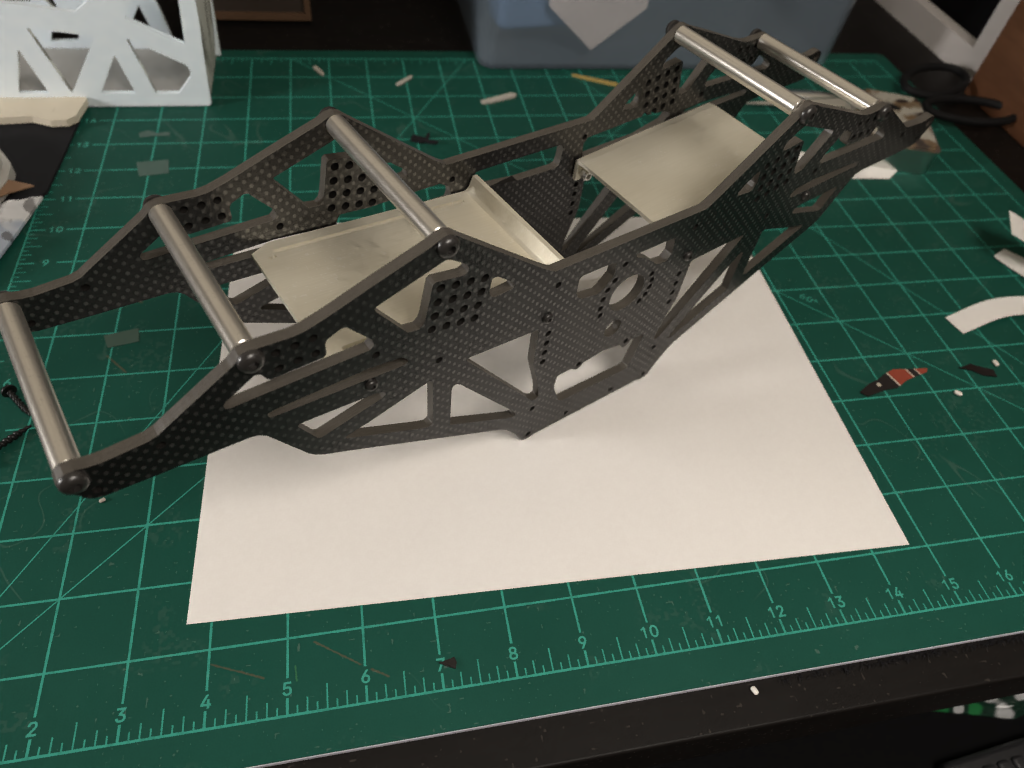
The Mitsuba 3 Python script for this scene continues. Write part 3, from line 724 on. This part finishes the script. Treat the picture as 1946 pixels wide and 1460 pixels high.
q = tub(10.05, 20.95, 16.3, 21.8, 4.2, 0.06, 0.5, 0.06); q.apply_translation((0, 0, 0.004)); put('plastic_bin', q, 'bin_blend', 40); tag('plastic_bin', 'translucent bluish plastic bin standing at the back of the mat', 'bin')
scene['pink_card'] = prin((0.62, 0.55, 0.53), 0.6)
scene['blue_film'] = prin((0.16, 0.25, 0.42), 0.5)
cd = upright(Polygon([(0, 0), (1.5, 1.12), (1.56, 2.7), (-1.3, 2.7), (-1.33, 1.12)]), -0.03, 0.06); cd.apply_transform(trimesh.transformations.rotation_matrix(math.radians(-10), (1, 0, 0))); cd.apply_translation((13.35, 16.75, 0.42)); put('white_card', cd, 'pink_card'); tag('white_card', 'pinkish white card standing on its corner inside the plastic bin', 'card')
pk = tm(rbox(3.2, 1.2, 2.6, 0.25).rotate([0, 0, 8]).translate([12.2, 17.9, 2.0])); put('added_blue_block', pk, 'blue_film', 40); tag('added_blue_block', 'added blue block giving the plastic bin its bluish highlight', 'pouch')  # block added behind the bin wall to give its bluish highlight

# ------------------------------------------------------------------ wooden frame at the back
scene['brown_wood'] = prin((0.10, 0.055, 0.03), 0.5)
scene['brown_panel'] = prin((0.03, 0.02, 0.014), 0.6)
fr = Polygon([(2.3, 0.02), (5.58, 0.02), (5.58, 3.2), (2.3, 3.2)])
put('framed_panel__moulding', upright(fr.difference(fr.buffer(-0.16)), 19.2, 0.3), 'brown_wood')
put('framed_panel__panel', upright(fr.buffer(-0.161), 19.36, 0.06), 'brown_panel')
tag('framed_panel', 'dark brown wooden frame standing in the shadow behind the mat', 'frame')

# ------------------------------------------------------------------ right: white organiser, brown box, cable, scissors, metal block


def sideways(poly, x, th):
    q = extrude(poly, th); a = np.asarray(q.vertices); q.vertices = np.stack([x + a[:, 2], a[:, 0], a[:, 1]], 1); return fix(q)


scene['grey_white'] = prin((0.60, 0.56, 0.54), 0.55)
ff = Polygon([(15.3, -0.1), (24, -0.1), (24, 5), (15.3, 5)])
op = Polygon([(16.35, 0.75), (23.4, 0.75), (23.4, 4.4), (16.35, 4.4)])
put('organiser__front_frame', sideways(ff.difference(op), 25.7, 0.5), 'grey_white')
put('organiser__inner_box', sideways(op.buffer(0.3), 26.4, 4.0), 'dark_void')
tag('organiser', 'off white open fronted organiser at the right back corner', 'organiser')


def wood_color(p, n, uv):
    y, z = p[1] / U, p[2] / U
    return mikit.mix((0.085, 0.034, 0.015), (0.13, 0.056, 0.026), mikit.noise(y * 0.7, z * 6) * 0.6 + mikit.noise(y * 3, z * 30) * 0.4)


scene['red_brown_wood'] = prin(mikit.proc(wood_color), 0.45)
put('wooden_box', tm(rbox(4, 9.1, 6, 0.05).translate([27.15, 10.65, 2.89])), 'red_brown_wood', 30); tag('wooden_box', 'reddish brown wooden box beside the white organiser', 'box')

loop = lambda cx, cy, rx, ry, rot, z, n=26, a0=0, a1=2 * math.pi: [(cx + rx * math.cos(t) * math.cos(rot) - ry * math.sin(t) * math.sin(rot), cy + rx * math.cos(t) * math.sin(rot) + ry * math.sin(t) * math.cos(rot), z) for t in np.linspace(a0, a1, n)]
scene['black_rubber'] = prin((0.0045, 0.0045, 0.005), 0.7, spec=0.2)
put('scissors__handle', chain(loop(23.9, 15.2, 1.35, 0.7, 0.45, 0.3), 0.12, 10), 'black_rubber', 40)
put('scissors__handle', chain(loop(24.0, 13.5, 1.4, 0.62, -0.1, 0.3), 0.12, 10), 'black_rubber', 40)
put('scissors__blade', tm(m3.Manifold.hull_points([(17.15, 14.1, 0.22), (17.15, 14.12, 0.25), (19.5, 13.98, 0.16), (22.3, 14.05, 0.16), (22.3, 14.75, 0.16), (19.5, 14.5, 0.16), (19.5, 14.28, 0.26), (22.3, 14.4, 0.28)])), 'bright_steel')
put('scissors__blade', tm(m3.Manifold.hull_points([(17.4, 15.15, 0.10), (17.4, 15.17, 0.13), (19.6, 14.7, 0.04), (22.4, 13.9, 0.04), (22.6, 14.5, 0.04), (19.8, 15.15, 0.04), (19.7, 14.95, 0.12), (22.5, 14.2, 0.15)])), 'bright_steel')
put('scissors__pivot', tm(m3.Manifold.cylinder(0.1, 0.13, 0.11, 24).translate([21.3, 14.4, 0.27])), 'bright_steel', 30)
tag('scissors', 'open steel scissors with black handles behind the rear of the chassis', 'scissors')

scene['satin_metal'] = prin((0.62, 0.63, 0.61), 0.22, metal=1.0)


def amber_color(p, n, uv):
    x, y = p[0] / U, p[1] / U
    f = mikit.fbm(x * 2.6, y * 2.6, 3.0)
    return mikit.mix(mikit.mix((0.13, 0.085, 0.045), (0.34, 0.32, 0.27), mikit.smoothstep(0.4, 0.62, f)), (0.03, 0.02, 0.015), mikit.smoothstep(0.62, 0.72, mikit.noise(x * 3.1, y * 3.1, 9.0)))


scene['amber_resin'] = prin(mikit.proc(amber_color), 0.25, clearcoat=0.6)
fp = soft(Polygon([(19.2, 11.45), (21.1, 10.85), (22.0, 13.4), (20.6, 14.0), (19.9, 13.6)]), 0.2)
q = extrude(fp, 0.62); q.apply_translation((0, 0, 0.012)); put('metal_block__body', q, 'satin_metal')
q = extrude(fp.buffer(0.03), 0.04); q.apply_translation((0, 0, 0.634)); put('metal_block__rim', q, 'bright_steel')
q = extrude(fp.buffer(-0.1).difference(Point(20.9, 13.0).buffer(0.24)), 0.09); q.apply_translation((0, 0, 0.676)); put('metal_block__top', q, 'amber_resin')
q = extrude(Point(20.9, 13.0).buffer(0.23), 0.02); q.apply_translation((0, 0, 0.676)); put('metal_block__well', q, 'black_rubber')
tag('metal_block', 'chunky metal block with a mottled amber top behind the chassis tail', 'metal block')

# ------------------------------------------------------------------ below the desk edge, bottom right
scene['key_plastic'] = prin((0.018, 0.018, 0.02), 0.45)
kz = -4.98
bd = tm(rbox(4.6, 2.2, 0.4, 0.15).rotate([0, 0, 4]).translate([19.0, -2.45, kz + 0.2])); put('keypad__case', bd, 'key_plastic', 40)
for r_ in range(5):
    for c_ in range(12):
        kk = rbox(0.26, 0.24, 0.14, 0.06, 10).rotate([0, 0, 4]).translate([17.05 + 0.345 * c_ + 0.02 * r_, -3.3 + 0.36 * r_ + 0.024 * c_, kz + 0.42]); put('keypad__key', tm(kk), 'key_plastic', 40)
tag('keypad', 'small black keypad dimly seen below the desk edge', 'keypad')


def pack_color(p, n, uv):
    x, y, z = p[0] / U, p[1] / U, p[2] / U
    s = mikit.noise(x * 3.1, y * 3.1, z * 3.1)
    return mikit.mix(mikit.mix((0.02, 0.16, 0.05), (0.01, 0.03, 0.02), mikit.smoothstep(0.35, 0.5, s)), (0.45, 0.46, 0.47), mikit.smoothstep(0.66, 0.8, s))


scene['packet_film'] = prin(mikit.proc(pack_color), 0.25)
put('snack_packet', crumple(Polygon([(17.2, -0.55), (18.9, -1.0), (21.5, -0.6), (23, 1.0), (22.0, 3.0), (18.0, 2.6)]), kz, 0.9, 1.1, 5, 0.16), 'packet_film', 25); tag('snack_packet', 'crumpled green and white packet below the desk edge', 'packet')
